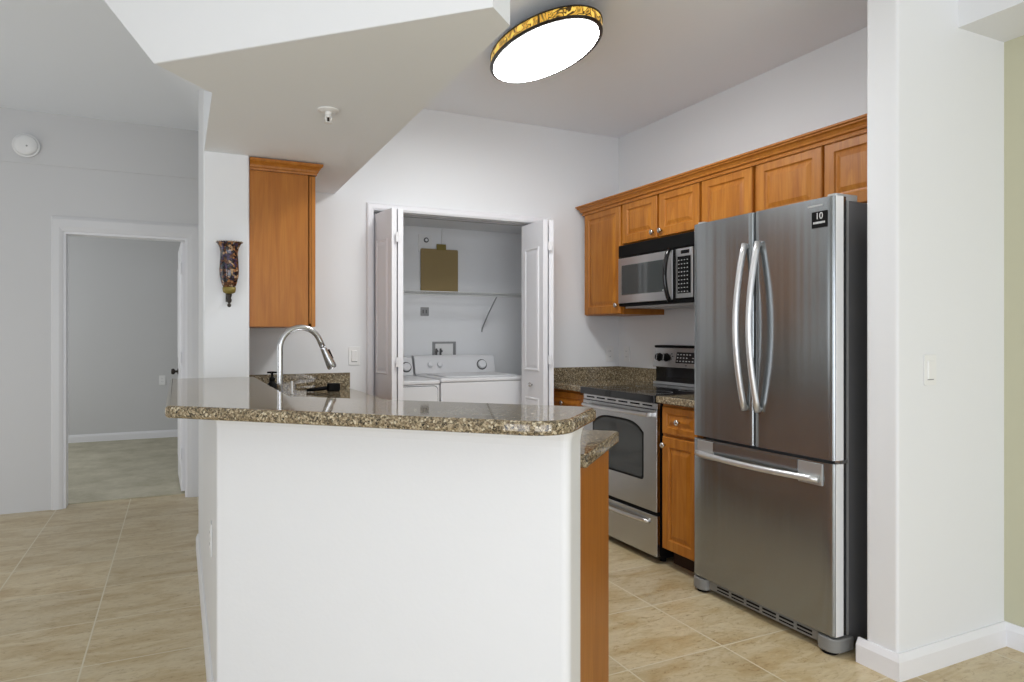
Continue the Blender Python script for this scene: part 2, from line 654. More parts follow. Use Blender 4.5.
# dropped soffit over the bar, running back over the wall cabinet
poly = [P1, P0, P0b, (0.862, YB), (XL + 0.004, YB), (XL + 0.004, P2[1])]
bm = B()
prism(bm, poly, ZS, ZS + 0.006)
prism(bm, [P0, P0b, (0.862, YB), (0.81, YB), (0.78, 1.80), (0.715, 1.735)], ZS + 0.006, ZL)
prism(bm, [(XL + 0.004, P2[1]), (0.15, P2[1]), (0.15, YB), (XL + 0.004, YB)], ZS + 0.006, ZL)
struct('ceiling_soffit', bm, 'ceiling_paint')
# its upright front, slanting away where the hall ceiling meets it
bm = B()
F = Fr((P0[0], P0[1], 0), (-1, 1, 0), (-1, -1, 0))
LQ = (Vector(P1) - Vector(P0)).length
rot_prism(bm, F, [(0, ZS + 0.001), (LQ, ZS + 0.001), (LQ + 0.64, 2.82), (0, 2.82)], 0.001, -0.004)
struct('wall_soffit_front', bm, 'wall_paint')

# half wall under the bar, flaring a little just below the granite
hw = [(XL, 2.285), (0.890, 1.500), (0.985, 1.595), (0.235, 2.345), (0.235, YC), (XL, YC)]
hw = roundp(hw, {1: 0.022, 2: 0.015, 0: 0.02}, 5)
bm = B()
loft(bm, [[(x, y, z) for x, y in offset(hw, d)] for z, d in ((0, 0), (0.955, 0), (0.972, 0.002), (0.986, 0.006), (0.998, 0.012), (1.004, 0.016))])
struct('wall_bar', bm, 'bar_paint')

# baseboards and casings
def baseboard(name, F, a0, a1, h=0.09, t=0.014):
    bm = B()
    prof = [(0, 0), (t, 0), (t, h * 0.72), (t * 0.55, h * 0.93), (t * 0.3, h), (0, h)]
    loft(bm, [[F.p(a, b, c) for c, b in prof] for a in (a0, a1)])
    return struct(name, bm, 'trim_paint')


baseboard('baseboard_bar', Fr((XL, 2.27, 0), (0, 1, 0), (-1, 0, 0)), 0, 2.13, 0.085)
s = 0.7071
baseboard('baseboard_bar_front', Fr((XL, 2.285, 0), (s, -s, 0), (-s, -s, 0)), -0.006, 1.105, 0.085)
bm = B()
pb = [(2.335, 1.765), (2.335, 1.62), (2.99, 1.62)]
def mould(bm, path, prof):
    """sweep profile (out, z) along an open path; out = to the right of travel"""
    loops = []
    n = len(path)
    for i in range(n):
        p = Vector(path[i])
        e1 = (p - Vector(path[i - 1])).normalized() if i else None
        e2 = (Vector(path[i + 1]) - p).normalized() if i < n - 1 else None
        e1 = e1 or e2
        e2 = e2 or e1
        n1, n2 = Vector((e1.y, -e1.x)), Vector((e2.y, -e2.x))
        k = n1 + n2
        k = k / k.dot(n1)
        loops.append([(p.x + k.x * o, p.y + k.y * o, z) for o, z in prof])
    loft(bm, loops)
    return bm


BP = [(0, 0), (0.02, 0), (0.02, 0.068), (0.012, 0.084), (0.007, 0.092), (0, 0.092)]
mould(bm, [(2.335, 1.775), (2.335, 1.62), (2.99, 1.62), (2.99, -1.2)], [(-o if False else o, z) for o, z in BP])
struct('baseboard_right', bm, 'trim_paint')
baseboard('baseboard_bedroom', Fr((-3.0, 9.3, 0.006), (1, 0, 0), (0, -1, 0)), 0, 4.7, 0.09)


def casing(name, x0, x1, zt, y, w, side=-1, top=None, t=0.018, right=True, wr=None):
    """door casing around an opening in a wall facing -y"""
    bm = B()
    top = top or w
    wr = wr or w
    pr = [(0, 0), (0, t * 0.6), (0.3, t), (0.8, t), (1, t * 0.45), (1, 0)]
    # left leg, head, right leg with mitres
    def section(px, pz, dx, dz, ww):
        return [(px + dx * ww * f, y - c, pz + dz * ww * f) for f, c in pr]
    secs = [section(x0, 0, -1, 0, w)]
    secs.append([(x0 - w * f, y - c, zt + top * f) for f, c in pr])
    if right:
        secs.append([(x1 + wr * f, y - c, zt + top * f) for f, c in pr])
        secs.append([(x1 + wr * f, y - c, 0) for f, c in pr])
    loft(bm, secs)
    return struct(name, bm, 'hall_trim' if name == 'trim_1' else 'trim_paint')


casing('trim_1', DX0, DX1, DZ, YD, 0.072, top=0.105, wr=0.10)
casing('trim_2', OX0, OX1, OZ, YB, 0.046, top=0.045, wr=0.055)
# jambs lining the openings
bm = B()
box(bm, DX0, DX0 + 0.016, YD + 0.001, YD + 0.13, 0, DZ - 0.016)
box(bm, DX1 - 0.016, DX1, YD + 0.001, YD + 0.13, 0, DZ - 0.016)
box(bm, DX0, DX1, YD + 0.001, YD + 0.13, DZ - 0.016, DZ)
struct('trim_3', bm, 'trim_paint')
# track in head of closet opening
struct('trim_4', bx(OX0, OX1, YB + 0.05, YB + 0.08, OZ - 0.014, OZ), 'grey_plastic')

# bedroom door, swung open into the bedroom
door = B()
hinge = Vector((0.036, 5.962, 0.02))
ang = math.atan2(-0.022, 0.78)
u = Vector((math.sin(ang), math.cos(ang), 0))
nrm = Vector((-u.y, u.x, 0))
F = Fr(hinge, u, nrm)
for a0, a1, b0, b1 in ((0.0, 0.78, 0.0, 1.955),):
    fbox(door, F, a0, a1, b0, b1, -0.0175, 0.0175)
d1 = struct('door_1', door, 'trim_paint', bevel=0.003)
for b0, b1 in ((0.18, 0.86), (1.02, 1.80)):
    bm = B()
    rings(bm, F, 0.12, 0.66, b0, b1, [(0, 0.019), (0.014, 0.024), (0.028, 0.019), (0.05, 0.022)], back=0.017)
    kid(d1, 'raised_panel', bm, 'trim_paint')
bm = B()
for sgn in (1, -1):
    lathe(bm, [(0.026, 0.016), (0.026, 0.022), (0.010, 0.024), (0.010, 0.040), (0.024, 0.048), (0.027, 0.060), (0.020, 0.072), (0, 0.074)], 16,
          axis(F.p(0.715, 0.905, 0), F.n * sgn))
kid(d1, 'door_knob', bm, 'dark_bronze', 'dark bronze knob', smooth=True)
for zz in (0.25, 1.0, 1.7):
    bm = B()
    tube(bm, [F.p(-0.006, zz, 0.02), F.p(-0.006, zz + 0.09, 0.02)], 0.008, 8)
    fbox(bm, F, -0.004, 0.004, zz, zz + 0.09, -0.017, 0.021)
    kid(d1, 'hinge', bm, 'trim_paint')

# ------------------------------------------------------------------ bifold closet doors
def leaf(t, p, q, h=1.985, z0=0.02, knob_side=None, face=1):
    p, q = Vector((*p, z0)), Vector((*q, z0))
    w = (q - p).length
    u = (q - p).normalized()
    n = Vector((u.y, -u.x, 0))
    F = Fr(p, u, n)
    bm = B()
    fbox(bm, F, 0, w, 0, h, -0.0165, 0.0165)
    o = kid(t, 'door_leaf', bm, 'trim_paint', bevel=0.002)
    for sg in (1, -1):
        F2 = Fr(p, u, n * sg)
        for b0, b1 in ((0.16, 0.80), (0.98, h - 0.17)):
            bm = B()
            rings(bm, F2, 0.062, w - 0.062, b0, b1, [(0, 0.017), (0.008, 0.023), (0.020, 0.017), (0.040, 0.020), (0.046, 0.020)], back=0.015)
            kid(o, 'raised_panel', bm, 'trim_paint')
    return o, F, w


t = thing('bifold_door', 'white panelled folding closet door standing open at the left side of laundry closet', 'closet door', (1.13, 4.30, 0.0))
leaf(t, (1.128, 4.315), (1.164, 4.01))
leaf(t, (1.203, 4.01), (1.243, 4.315))
for z in (0.35, 1.05, 1.80):
    bm = B()
    tube(bm, [(1.184, 3.994, z), (1.184, 3.994, z + 0.06)], 0.005, 8)
    box(bm, 1.170, 1.198, 3.991, 3.994, z, z + 0.06)
    kid(t, 'hinge', bm, 'white_enamel')
t = thing('bifold_door', 'white panelled folding closet door with small knob, open at the right side of laundry closet', 'closet door', (2.34, 4.30, 0.0))
leaf(t, (2.288, 4.305), (2.222, 3.975))
o, F, w = leaf(t, (2.178, 3.975), (2.185, 4.310))
F2 = Fr(F.o, F.u, (-1, 0, 0))
knob(o, F2, 0.165, 0.885, 0.017, 'nickel', 0.016)
for z in (0.35, 1.05, 1.80):
    bm = B()
    tube(bm, [(2.203, 3.958, z), (2.203, 3.958, z + 0.06)], 0.005, 8)
    box(bm, 2.188, 2.218, 3.955, 3.958, z, z + 0.06)
    kid(t, 'hinge', bm, 'white_enamel')

# ------------------------------------------------------------------ granite tops
slab = [(-0.035, 2.190), (0.7965, 1.3585), (1.064, 1.626), (0.335, 2.355), (0.335, YC - 0.002), (-0.035, YC - 0.002)]
slab = roundp(slab, {0: 0.02, 1: 0.10, 2: 0.055, 5: 0.01}, 12)
def slab_bm(poly, z1, th, r=0.012):
    bm = B()
    loops = []
    z0 = z1 - th
    k = 5
    for i in range(k + 1):
        a = PI / 2 * i / k
        loops.append([(x, y, z0 + r - r * math.cos(PI / 2 - a) if False else z0 + r * (1 - math.sin(a))) for x, y in offset(poly, -r * (1 - math.cos(a)))][::1])
    loops = []
    for i in range(k + 1):
        a = PI / 2 * i / k           # bottom arc
        loops.append([(x, y, z0 + r - r * math.cos(a)) for x, y in offset(poly, -r + r * math.sin(a))])
    for i in range(k + 1):
        a = PI / 2 * i / k
        loops.append([(x, y, z1 - r + r * math.sin(a)) for x, y in offset(poly, -r + r * math.cos(a))])
    return loft(bm, loops)


ct = tag(obj('bar_countertop', slab_bm(slab, 1.04, 0.036), 'granite'), 'raised polished brown granite bar top with rounded end on the white half wall', 'countertop')

low = [(1.002, 1.592), (1.352, 1.942), (0.955, 2.335), (0.955, YB - 0.002), (0.312, YB - 0.002), (0.312, YC), (0.236, YC), (0.236, 2.36)]
low = roundp(low, {1: 0.02}, 6)
t = thing('sink_countertop', 'low brown granite counter behind the raised bar, running back under the faucet', 'countertop', (0.7, 2.6, 0.875))
kid(t, 'counter_slab', slab_bm(low, 0.915, 0.038, 0.008), 'granite')
bm = B()
box(bm, 0.312, 0.955, YB - 0.022, YB - 0.001, 0.9155, 1.010)
kid(t, 'backsplash', bm, 'granite')
bm = B()
box(bm, 0.311, 0.331, YC + 0.03, YB - 0.023, 0.9155, 1.010)
kid(t, 'backsplash', bm, 'granite')

# peninsula base cabinet (end panel faces the camera side)
def line_pt(sm, df):
    return ((sm + df) / 2, (sm - df) / 2)


t = thing('base_cabinet', 'maple base cabinet under the sink counter with a plain end panel behind the bar wall', 'cabinet', (0.8, 2.6, 0))
body = [line_pt(2.60, -0.655), line_pt(3.21, -0.655), (0.915, 2.295), (0.915, YB - 0.004), (0.316, YB - 0.004), (0.316, YC + 0.001), (0.240, YC + 0.001), (0.240, 2.362)]
bm = B()
prism(bm, body, 0.10, 0.874)
kid(t, 'body', bm, 'maple_side')
bm = B()
prism(bm, offset(body, -0.055), 0.001, 0.10)
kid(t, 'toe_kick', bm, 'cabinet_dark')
bm = B()
prism(bm, [line_pt(2.600, -0.635), line_pt(3.245, -0.635), line_pt(3.245, -0.654), line_pt(2.600, -0.654)], 0.0, 0.874)
kid(t, 'end_panel', bm, 'maple_side', bevel=0.001)
pA = Vector((*line_pt(3.21, -0.66), 0))
F = Fr(pA, (-1, 1, 0), (1, 1, 0))
for a0, a1 in ((0.03, 0.245), (0.25, 0.51)):
    d = kid(t, 'door', cab_door(B(), F, a0, a1, 0.13, 0.70), 'maple')
    knob(d, F, a1 - 0.03 if a0 < 0.1 else a0 + 0.03, 0.66, 0.020)
    d = kid(t, 'drawer', cab_door(B(), F, a0, a1, 0.715, 0.86, fr=0.03), 'maple')
    knob(d, F, (a0 + a1) / 2, 0.79, 0.020)
F = Fr((0.915, 2.33, 0), (0, 1, 0), (1, 0, 0))
for i in range(4):
    a0 = 0.05 + i * 0.46
    d = kid(t, 'door', cab_door(B(), F, a0, a0 + 0.45, 0.13, 0.70), 'maple')
    knob(d, F, a0 + (0.42 if i % 2 == 0 else 0.03), 0.66, 0.020)
    d = kid(t, 'drawer', cab_door(B(), F, a0, a0 + 0.45, 0.715, 0.86, fr=0.03), 'maple')
    knob(d, F, a0 + 0.225, 0.79, 0.020)

# right-hand counters
FX = 2.335   # cabinet door faces
CX = 2.310   # counter front edge
t = thing('corner_countertop', 'brown granite counter in the far corner left of the stove', 'countertop', (2.65, 4.0, 0.875))
kid(t, 'counter_slab', slab_bm([(CX, 3.744), (XR - 0.002, 3.744), (XR - 0.002, YB - 0.002), (CX, YB - 0.002)], 0.915, 0.038, 0.008), 'granite')
kid(t, 'backsplash', bx(2.392, XR - 0.003, YB - 0.022, YB - 0.002, 0.9155, 1.010), 'granite')
kid(t, 'backsplash', bx(XR - 0.022, XR - 0.002, 3.744, YB - 0.023, 0.9155, 1.010), 'granite')
t = thing('side_countertop', 'narrow brown granite counter between the stove and the refrigerator', 'countertop', (2.65, 2.82, 0.875))
kid(t, 'counter_slab', slab_bm([(CX, 2.665), (XR - 0.002, 2.665), (XR - 0.002, 2.980), (CX, 2.980)], 0.915, 0.038, 0.008), 'granite')
kid(t, 'backsplash', bx(XR - 0.022, XR - 0.002, 2.665, 2.980, 0.9155, 1.010), 'granite')

def right_base(label, y0, y1, knob_far=True):
    t = thing('base_cabinet', label, 'cabinet', (2.65, (y0 + y1) / 2, 0))
    kid(t, 'body', bx(FX + 0.021, XR - 0.003, y0, y1, 0.10, 0.875), 'maple_side')
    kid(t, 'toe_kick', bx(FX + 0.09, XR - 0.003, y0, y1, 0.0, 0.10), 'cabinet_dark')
    F = Fr((FX + 0.021, y1, 0), (0, -1, 0), (-1, 0, 0))
    w = y1 - y0
    d = kid(t, 'drawer', cab_door(B(), F, 0.014, w - 0.014, 0.715, 0.860, fr=0.034), 'maple')
    knob(d, F, w / 2, 0.787, 0.020)
    d = kid(t, 'door', cab_door(B(), F, 0.014, w - 0.014, 0.10, 0.700), 'maple')
    knob(d, F, 0.040, 0.655, 0.020)


right_base('maple base cabinet with one drawer and one door, between stove and refrigerator', 2.668, 2.978)
right_base('maple base cabinet partly seen in the far corner left of the stove', 3.746, 4.275)

# ------------------------------------------------------------------ wall cabinets
UX = 2.615
def upper(label, y0, y1, z0, doors, knobs=(), cat='cabinet'):
    t = thing('wall_cabinet', label, cat, (2.8, (y0 + y1) / 2, z0))
    kid(t, 'body', bx(UX + 0.021, XR - 0.002, y0, y1, z0, 2.115), 'maple_side')
    F = Fr((UX + 0.021, 0, 0), (0, -1, 0), (-1, 0, 0))
    for i, (ya, yb) in enumerate(doors):
        d = kid(t, 'door', cab_door(B(), F, -yb, -ya, z0 + 0.005, 2.108), 'maple')
        for (k, yk, zk) in knobs:
            if k == i:
                knob(d, F, -yk, zk, 0.020)


upper('tall maple wall cabinet at the far left end of the row, left of the microwave', 3.742, 4.205, 1.38, [(3.757, 4.197)], [(0, 3.785, 1.44)])
upper('short two-door maple wall cabinet with two knobs, directly above the microwave', 2.985, 3.7415, 1.832, [(3.372, 3.732), (2.995, 3.352)], [(0, 3.402, 1.872), (1, 3.322, 1.872)])
upper('maple wall cabinet between the microwave cabinet and the one over the refrigerator', 2.582, 2.984, 1.38, [(2.600, 2.972)])
upper('two-door maple wall cabinet above the refrigerator', 1.768, 2.581, 1.80, [(2.180, 2.572), (1.778, 2.168)])
bm = B()
prof = [(0, 2.096), (0.008, 2.096), (0.009, 2.106), (0.005, 2.108), (0.006, 2.114), (0.016, 2.117), (0.018, 2.126), (0.026, 2.137), (0.036, 2.143), (0.037, 2.149), (0.034, 2.150), (0.043, 2.153), (0.044, 2.162), (0, 2.162)]
mould(bm, [(XR - 0.01, 4.205), (UX, 4.205), (UX, 1.768)], prof)
tag(obj('crown_moulding', bm, 'maple_side'), 'long maple crown moulding along the top of the right-hand wall cabinets', 'moulding')

t = thing('wall_cabinet', 'single maple wall cabinet on the column wall, seen from its plain side above the faucet', 'cabinet', (0.46, 3.9, 1.28))
kid(t, 'body', bx(0.312, 0.592, 3.575, 4.275, 1.283, 2.050), 'maple_side', bevel=0.001)
bm = B()
box(bm, 0.596, 0.604, 3.570, 4.275, 1.30, 2.045)
kid(t, 'face_frame', bm, 'maple_side')
F = Fr((0.606, 3.568, 0), (0, 1, 0), (1, 0, 0))
for a0, a1 in ((0.002, 0.348), (0.354, 0.700)):
    d = kid(t, 'door', cab_door(B(), F, a0, a1, 1.283, 2.045), 'maple')
    knob(d, F, a1 - 0.03 if a0 < 0.1 else a0 + 0.03, 1.33, 0.020)
bm = B()
prof = [(0, 2.050), (0.006, 2.050), (0.007, 2.060), (0.012, 2.063), (0.015, 2.073), (0.022, 2.083), (0.030, 2.089), (0.033, 2.095), (0.033, 2.104), (0, 2.104)]
mould(bm, [(0.312, 3.572), (0.626, 3.572), (0.626, 4.275)], prof)
kid(t, 'crown', bm, 'maple_side')

# ------------------------------------------------------------------ refrigerator
t = thing('refrigerator', 'stainless steel french-door refrigerator with a bottom freezer drawer and long curved handles', 'refrigerator', (2.6, 2.23, 0))
Y0, Y1, YG = 1.835, 2.640, 2.243
kid(t, 'body', bx(2.352, 2.94, Y0 + 0.006, Y1 - 0.006, 0.035, 1.768), 'fridge_side', bevel=0.006)
kid(t, 'body_flange', bx(2.3505, 2.356, Y0 + 0.003, Y1 - 0.003, 0.07, 1.769), 'silver_paint')
kid(t, 'door_gasket', bx(2.338, 2.353, Y0 + 0.014, Y1 - 0.014, 0.08, 1.76), 'grey_plastic')

def fdoor(y0, y1, z0, z1, name):
    bm = B()
    # slightly bowed steel skin with rounded vertical edges
    n = 14
    sec = []
    for i in range(n + 1):
        f = i / n
        y = y0 + (y1 - y0) * f
        gx = (y - Y0) / (Y1 - Y0) * 2 - 1
        sec.append((2.266 + 0.004 * gx * gx, y))
    r = 0.012
    x0 = sec[0][0]
    pts = [(2.337, y0), (x0 + 0.020, y0), (x0 + 0.006, y0 + 0.003), (x0 + 0.001, y0 + 0.010)] + sec[1:-1] + [(sec[-1][0] + 0.001, y1 - 0.010), (sec[-1][0] + 0.006, y1 - 0.003), (sec[-1][0] + 0.020, y1), (2.337, y1)]
    loft(bm, [[(x, y, z) for x, y in pts] for z in (z0, z1)])
    bmesh.ops.recalc_face_normals(bm, faces=bm.faces)
    d = kid(t, name, bm, 'steel_fridge')
    for p in d.data.polygons:
        p.use_smooth = len(p.vertices) == 4
    for e in d.data.edges:                      # crisp top and bottom rims
        a, b_ = (d.data.vertices[i].co.z for i in e.vertices)
        e.use_edge_sharp = abs(a - b_) < 1e-5
    return d


dl = fdoor(YG + 0.004, Y1, 0.755, 1.780, 'door')
dr = fdoor(Y0, YG - 0.004, 0.755, 1.780, 'door')
dz = fdoor(Y0, Y1, 0.075, 0.742, 'freezer_drawer')
for d in (dl, dr, dz):
    d.data.materials.append(MAT['silver_paint'])
for d, yy in ((dr, Y0), (dz, Y0)):
    za, zb = (0.755, 1.780) if d is dr else (0.075, 0.742)
    kid(d, 'edge_trim', bx(2.280, 2.320, yy - 0.003, yy + 0.001, za, zb), 'edge_light', 'bright metal strip', bevel=0.001)


def bow_handle(parent, y, lean):
    pts = []
    N = 18
    for i in range(N + 1):
        f = i / N
        b = math.sin(PI * f)
        pts.append((2.256 - 0.054 * b ** 0.9, y + lean * 0.0, 0.910 + 0.735 * f))
    bm = B()
    rr = [0.0135] * (N + 1)
    tube(bm, pts, rr, 12)
    for z in (0.922, 1.633):
        lathe(bm, [(0.011, 0), (0.011, 0.026)], 12, axis((2.246, y, z), (1, 0, 0)))
    return kid(parent, 'handle', bm, 'satin_handle', smooth=True)


bow_handle(dl, YG + 0.042, 0)
bow_handle(dr, YG - 0.036, 0)
# freezer handle with its end mounts
bm = B()
pts = []
for i in range(19):
    f = i / 18
    b = math.sin(PI * f)
    pts.append((2.254 - 0.040 * b ** 0.9, 1.895 + 0.700 * f, 0.675 + 0.010 * math.cos(PI * f) * 0))
tube(bm, pts, 0.013, 12)
kid(dz, 'handle', bm, 'satin_handle', smooth=True)
for ya, yb in ((1.885, 2.0), (2.49, 2.60)):
    kid(dz, 'handle_mount', bx(2.2625, 2.2715, ya, yb, 0.650, 0.735), 'silver_paint', bevel=0.001)
kid(dz, 'recess_strip', bx(2.2600, 2.268, 2.0, 2.49, 0.690, 0.735), 'steel_fridge')
# hinge covers
for y in (Y0 + 0.03, Y1 - 0.03):
    bm = B()
    prism(bm, rrect(2.29, 2.42, y - 0.022, y + 0.022, 0.012), 1.768, 1.792)
    kid(t, 'hinge_cover', bm, 'silver_paint')
bm = B()
box(bm, 2.30, 2.345, Y0 - 0.002, Y0 + 0.02, 0.7425, 0.7545)
kid(t, 'hinge', bm, 'steel_bright')
# base grille
g = kid(t, 'base_grille', bx(2.292, 2.34, Y0 + 0.03, Y1 - 0.03, 0.022, 0.062), 'foot_grey', bevel=0.003)
bm = B()
for i in range(6):
    ya = Y0 + 0.12 + i * 0.093
    box(bm, 2.2905, 2.293, ya, ya + 0.075, 0.046, 0.054)
    box(bm, 2.2905, 2.293, ya, ya + 0.075, 0.032, 0.038)
kid(g, 'slots', bm, 'black')
for y in (Y0 + 0.040, Y1 - 0.040):
    bm = B()
    prism(bm, roundp([(2.262, y - 0.05), (2.372, y - 0.05), (2.372, y + 0.05), (2.262, y + 0.05)], {0: 0.04, 3: 0.04}, 8), 0.012, 0.066)
    f = kid(t, 'foot_cover', bm, 'foot_grey', bevel=0.006)
    bm = B()
    lathe(bm, [(0.030, 0.0), (0.030, 0.012)], 20, Matrix.Translation((2.30, y, 0)))
    kid(f, 'foot', bm, 'black')
for y in (Y0 + 0.05, Y1 - 0.05):
    kid(t, 'rear_roller', lathe(B(), [(0.02, 0.0), (0.02, 0.03)], 14, axis((2.86, y, 0.0185), (0, 1, 0))), 'black')
# warranty sticker and name strip
F = Fr((2.2680, 0, 0), (0, -1, 0), (-1, 0, 0))
st = kid(dr, 'sticker', fbox(B(), F, -1.936, -1.864, 1.664, 1.728, -0.004, 0.0014), 'black', 'black square sticker with white figures')


def text_mesh(s, size):
    cu = bpy.data.curves.new('t', 'FONT')
    cu.body = s
    cu.size = size
    cu.align_x = 'CENTER'
    cu.align_y = 'CENTER'
    cu.extrude = 0.0004
    tob = bpy.data.objects.new('t', cu)
    COL.objects.link(tob)
    bpy.context.view_layer.update()
    me = bpy.data.meshes.new_from_object(tob.evaluated_get(bpy.context.evaluated_depsgraph_get()))
    bpy.data.objects.remove(tob)
    bm = B()
    bm.from_mesh(me)
    return bm


def place_text(parent, name, s, size, F, a, b, c, m, bold=0):
    bm = text_mesh(s, size)
    for v in bm.verts:
        v.co = F.p(a + v.co.x, b + v.co.y, c + v.co.z)
    return kid(parent, name, bm, m)


place_text(st, 'lettering', '10', 0.036, F, -1.900, 1.709, 0.0022, 'light_grey_text')
bm = B()
for k in range(9):
    fbox(bm, F, -1.928 + k * 0.0062, -1.9235 + k * 0.0062, 1.680, 1.688, 0.001, 0.0022)
kid(st, 'small_print', bm, 'light_grey_text')
kid(dr, 'name_strip', fbox(B(), F, -1.955, -1.885, 1.749, 1.755, -0.006, 0.0012), 'silver_paint')

# ------------------------------------------------------------------ stove
SY0, SY1 = 2.986, 3.740
t = thing('stove', 'stainless steel electric range with black glass cooktop and arched oven window', 'stove', (2.65, 3.36, 0))
kid(t, 'body', bx(2.345, 2.955, SY0 + 0.002, SY1 - 0.002, 0.03, 0.872), 'black')
bm = B()
box(bm, 2.298, 2.955, SY0, SY1, 0.873, 0.916)
kid(t, 'cooktop', bm, 'black_gloss', bevel=0.005)
for (x, y, r) in ((2.45, 3.17, 0.095), (2.45, 3.56, 0.075), (2.72, 3.17, 0.075), (2.72, 3.56, 0.095)):
    bm = B()
    pr = []
    n = 40
    lo = [[(x + (r + d) * math.cos(2 * PI * i / n), y + (r + d) * math.sin(2 * PI * i / n), 0.9165) for i in range(n)] for d in (0, 0.003)]
    lo += [[(p[0], p[1], 0.9162) for p in lo[1]]]
    loft(bm, lo, cap=False)
    kid(t, 'burner_ring', bm, 'grey_plastic')
F = Fr((2.345, SY1, 0), (0, -1, 0), (-1, 0, 0))
SW = SY1 - SY0
v = kid(t, 'vent_strip', fbox(B(), F, 0.003, SW - 0.003, 0.838, 0.872, 0, 0.021), 'steel_range', bevel=0.002)
bm = B()
for i in range(6):
    a = 0.04 + i * 0.116
    fbox(bm, F, a, a + 0.088, 0.852, 0.860, 0.0200, 0.0216)
kid(v, 'slots', bm, 'black')
# oven door, with arched window let in
d = kid(t, 'oven_door', fbox(B(), F, 0.003, SW - 0.003, 0.282, 0.836, 0.0, 0.026), 'steel_range', bevel=0.004)


def arch(a0, a1, b0, b1, rise, ins=0, n=16):
    pts = [(a0 + ins, b0 + ins), (a1 - ins, b0 + ins)]
    w = a1 - a0 - 2 * ins
    for i in range(n + 1):
        f = i / n
        x = a1 - ins - w * f
        pts.append((x, b1 - ins - rise + rise * (1 - (2 * f - 1) ** 4)))
    return pts


bm = B()
rot_prism(bm, F, roundp(arch(0.118, SW - 0.118, 0.440, 0.762, 0.060), {0: 0.02, 1: 0.02}), 0.0255, 0.0268)
wv = kid(d, 'window_border', bm, 'black')
bm = B()
rot_prism(bm, F, roundp(arch(0.118, SW - 0.118, 0.440, 0.762, 0.055, 0.012), {0: 0.016, 1: 0.016}), 0.0267, 0.0274)
kid(d, 'window_glass', bm, 'window_glass_dark')
bm = B()
tube(bm, [F.p(0.05, 0.808, 0.055), F.p(0.10, 0.808, 0.060), F.p(SW / 2, 0.808, 0.064), F.p(SW - 0.10, 0.808, 0.060), F.p(SW - 0.05, 0.808, 0.055)], 0.011, 12)
for a in (0.062, SW - 0.062):
    fbox(bm, F, a - 0.010, a + 0.010, 0.798, 0.818, 0.025, 0.056)
kid(d, 'handle', bm, 'steel_bright', smooth=False)
d = kid(t, 'storage_drawer', fbox(B(), F, 0.003, SW - 0.003, 0.040, 0.262, 0.0, 0.024), 'steel_range', bevel=0.004)
bm = B()
pts = []
for i in range(17):
    f = i / 16
    pts.append(F.p(0.07 + (SW - 0.14) * f, 0.222 - 0.0 * f, 0.028 + 0.026 * math.sin(PI * f) ** 0.6))
tube(bm, pts, 0.010, 10)
kid(d, 'handle', bm, 'steel_bright', smooth=True)
kid(t, 'gap_shadow', fbox(B(), F, 0.006, SW - 0.006, 0.262, 0.282, 0, 0.008), 'black')
for (x, y) in ((2.40, SY0 + 0.05), (2.40, SY1 - 0.05), (2.9, SY0 + 0.05), (2.9, SY1 - 0.05)):
    kid(t, 'foot', lathe(B(), [(0.018, 0), (0.018, 0.032)], 12, Matrix.Translation((x, y, 0))), 'black')
# back guard
bm = B()
F = Fr((2.885, SY1, 0), (0, -1, 0), (-1, 0, 0))
bg = kid(t, 'back_guard', bx(2.895, 2.955, SY0 + 0.004, SY1 - 0.004, 0.916, 1.030), 'black_gloss')
bm = B()
for a0, a1 in ((0, SW),):
    loft(bm, [[(2.868, y, 1.032), (2.890, y, 1.160), (2.955, y, 1.160), (2.955, y, 1.032)] for y in (SY0, SY1)])
cp = kid(t, 'control_panel', bm, 'steel_range', bevel=0.003)
kid(t, 'top_cap', bx(2.884, 2.957, SY0 - 0.001, SY1 + 0.001, 1.160, 1.175), 'black', bevel=0.005)
kid(t, 'lower_trim', bx(2.872, 2.896, SY0 + 0.002, SY1 - 0.002, 0.918, 0.934), 'grey_plastic')
nn = Vector((-0.128, 0, 0.022)).normalized()
Fp = Fr((2.879, SY1, 1.096), (0, -1, 0), nn, (0.022, 0, 0.128))
for a in (0.060, 0.132, SW - 0.132, SW - 0.060):
    bm = B()
    lathe(bm, [(0.028, 0.0), (0.027, 0.004), (0.024, 0.006), (0.021, 0.022), (0, 0.023)], 20, axis(Fp.p(a, 0, 0.0005), Fp.n))
    k = kid(cp, 'knob', bm, 'black', 'black knob', smooth=False)
    bm = B()
    fbox(bm, Fp, a - 0.0025, a + 0.0025, -0.018, 0.018, 0.022, 0.026)
    kid(k, 'grip', bm, 'grey_plastic')
ds = kid(cp, 'display', fbox(B(), Fp, 0.232, 0.50, -0.034, 0.036, 0.0, 0.002), 'black_gloss')
bm = B()
for i in range(9):
    for j in range(3):
        if random.random() < 0.75:
            a = 0.242 + i * 0.029
            b_ = -0.024 + j * 0.021
            fbox(bm, Fp, a, a + 0.012, b_, b_ + 0.006, 0.0019, 0.0026)
kid(ds, 'markings', bm, 'light_grey_text')
bm = B()
for (a, b_) in ((0.178, 0.020), (0.190, 0.004), (0.178, -0.014), (0.33, -0.052)):
    kid(cp, 'marking', fbox(B(), Fp, a, a + 0.010, b_, b_ + 0.008, 0.0, 0.001), 'dark_text')

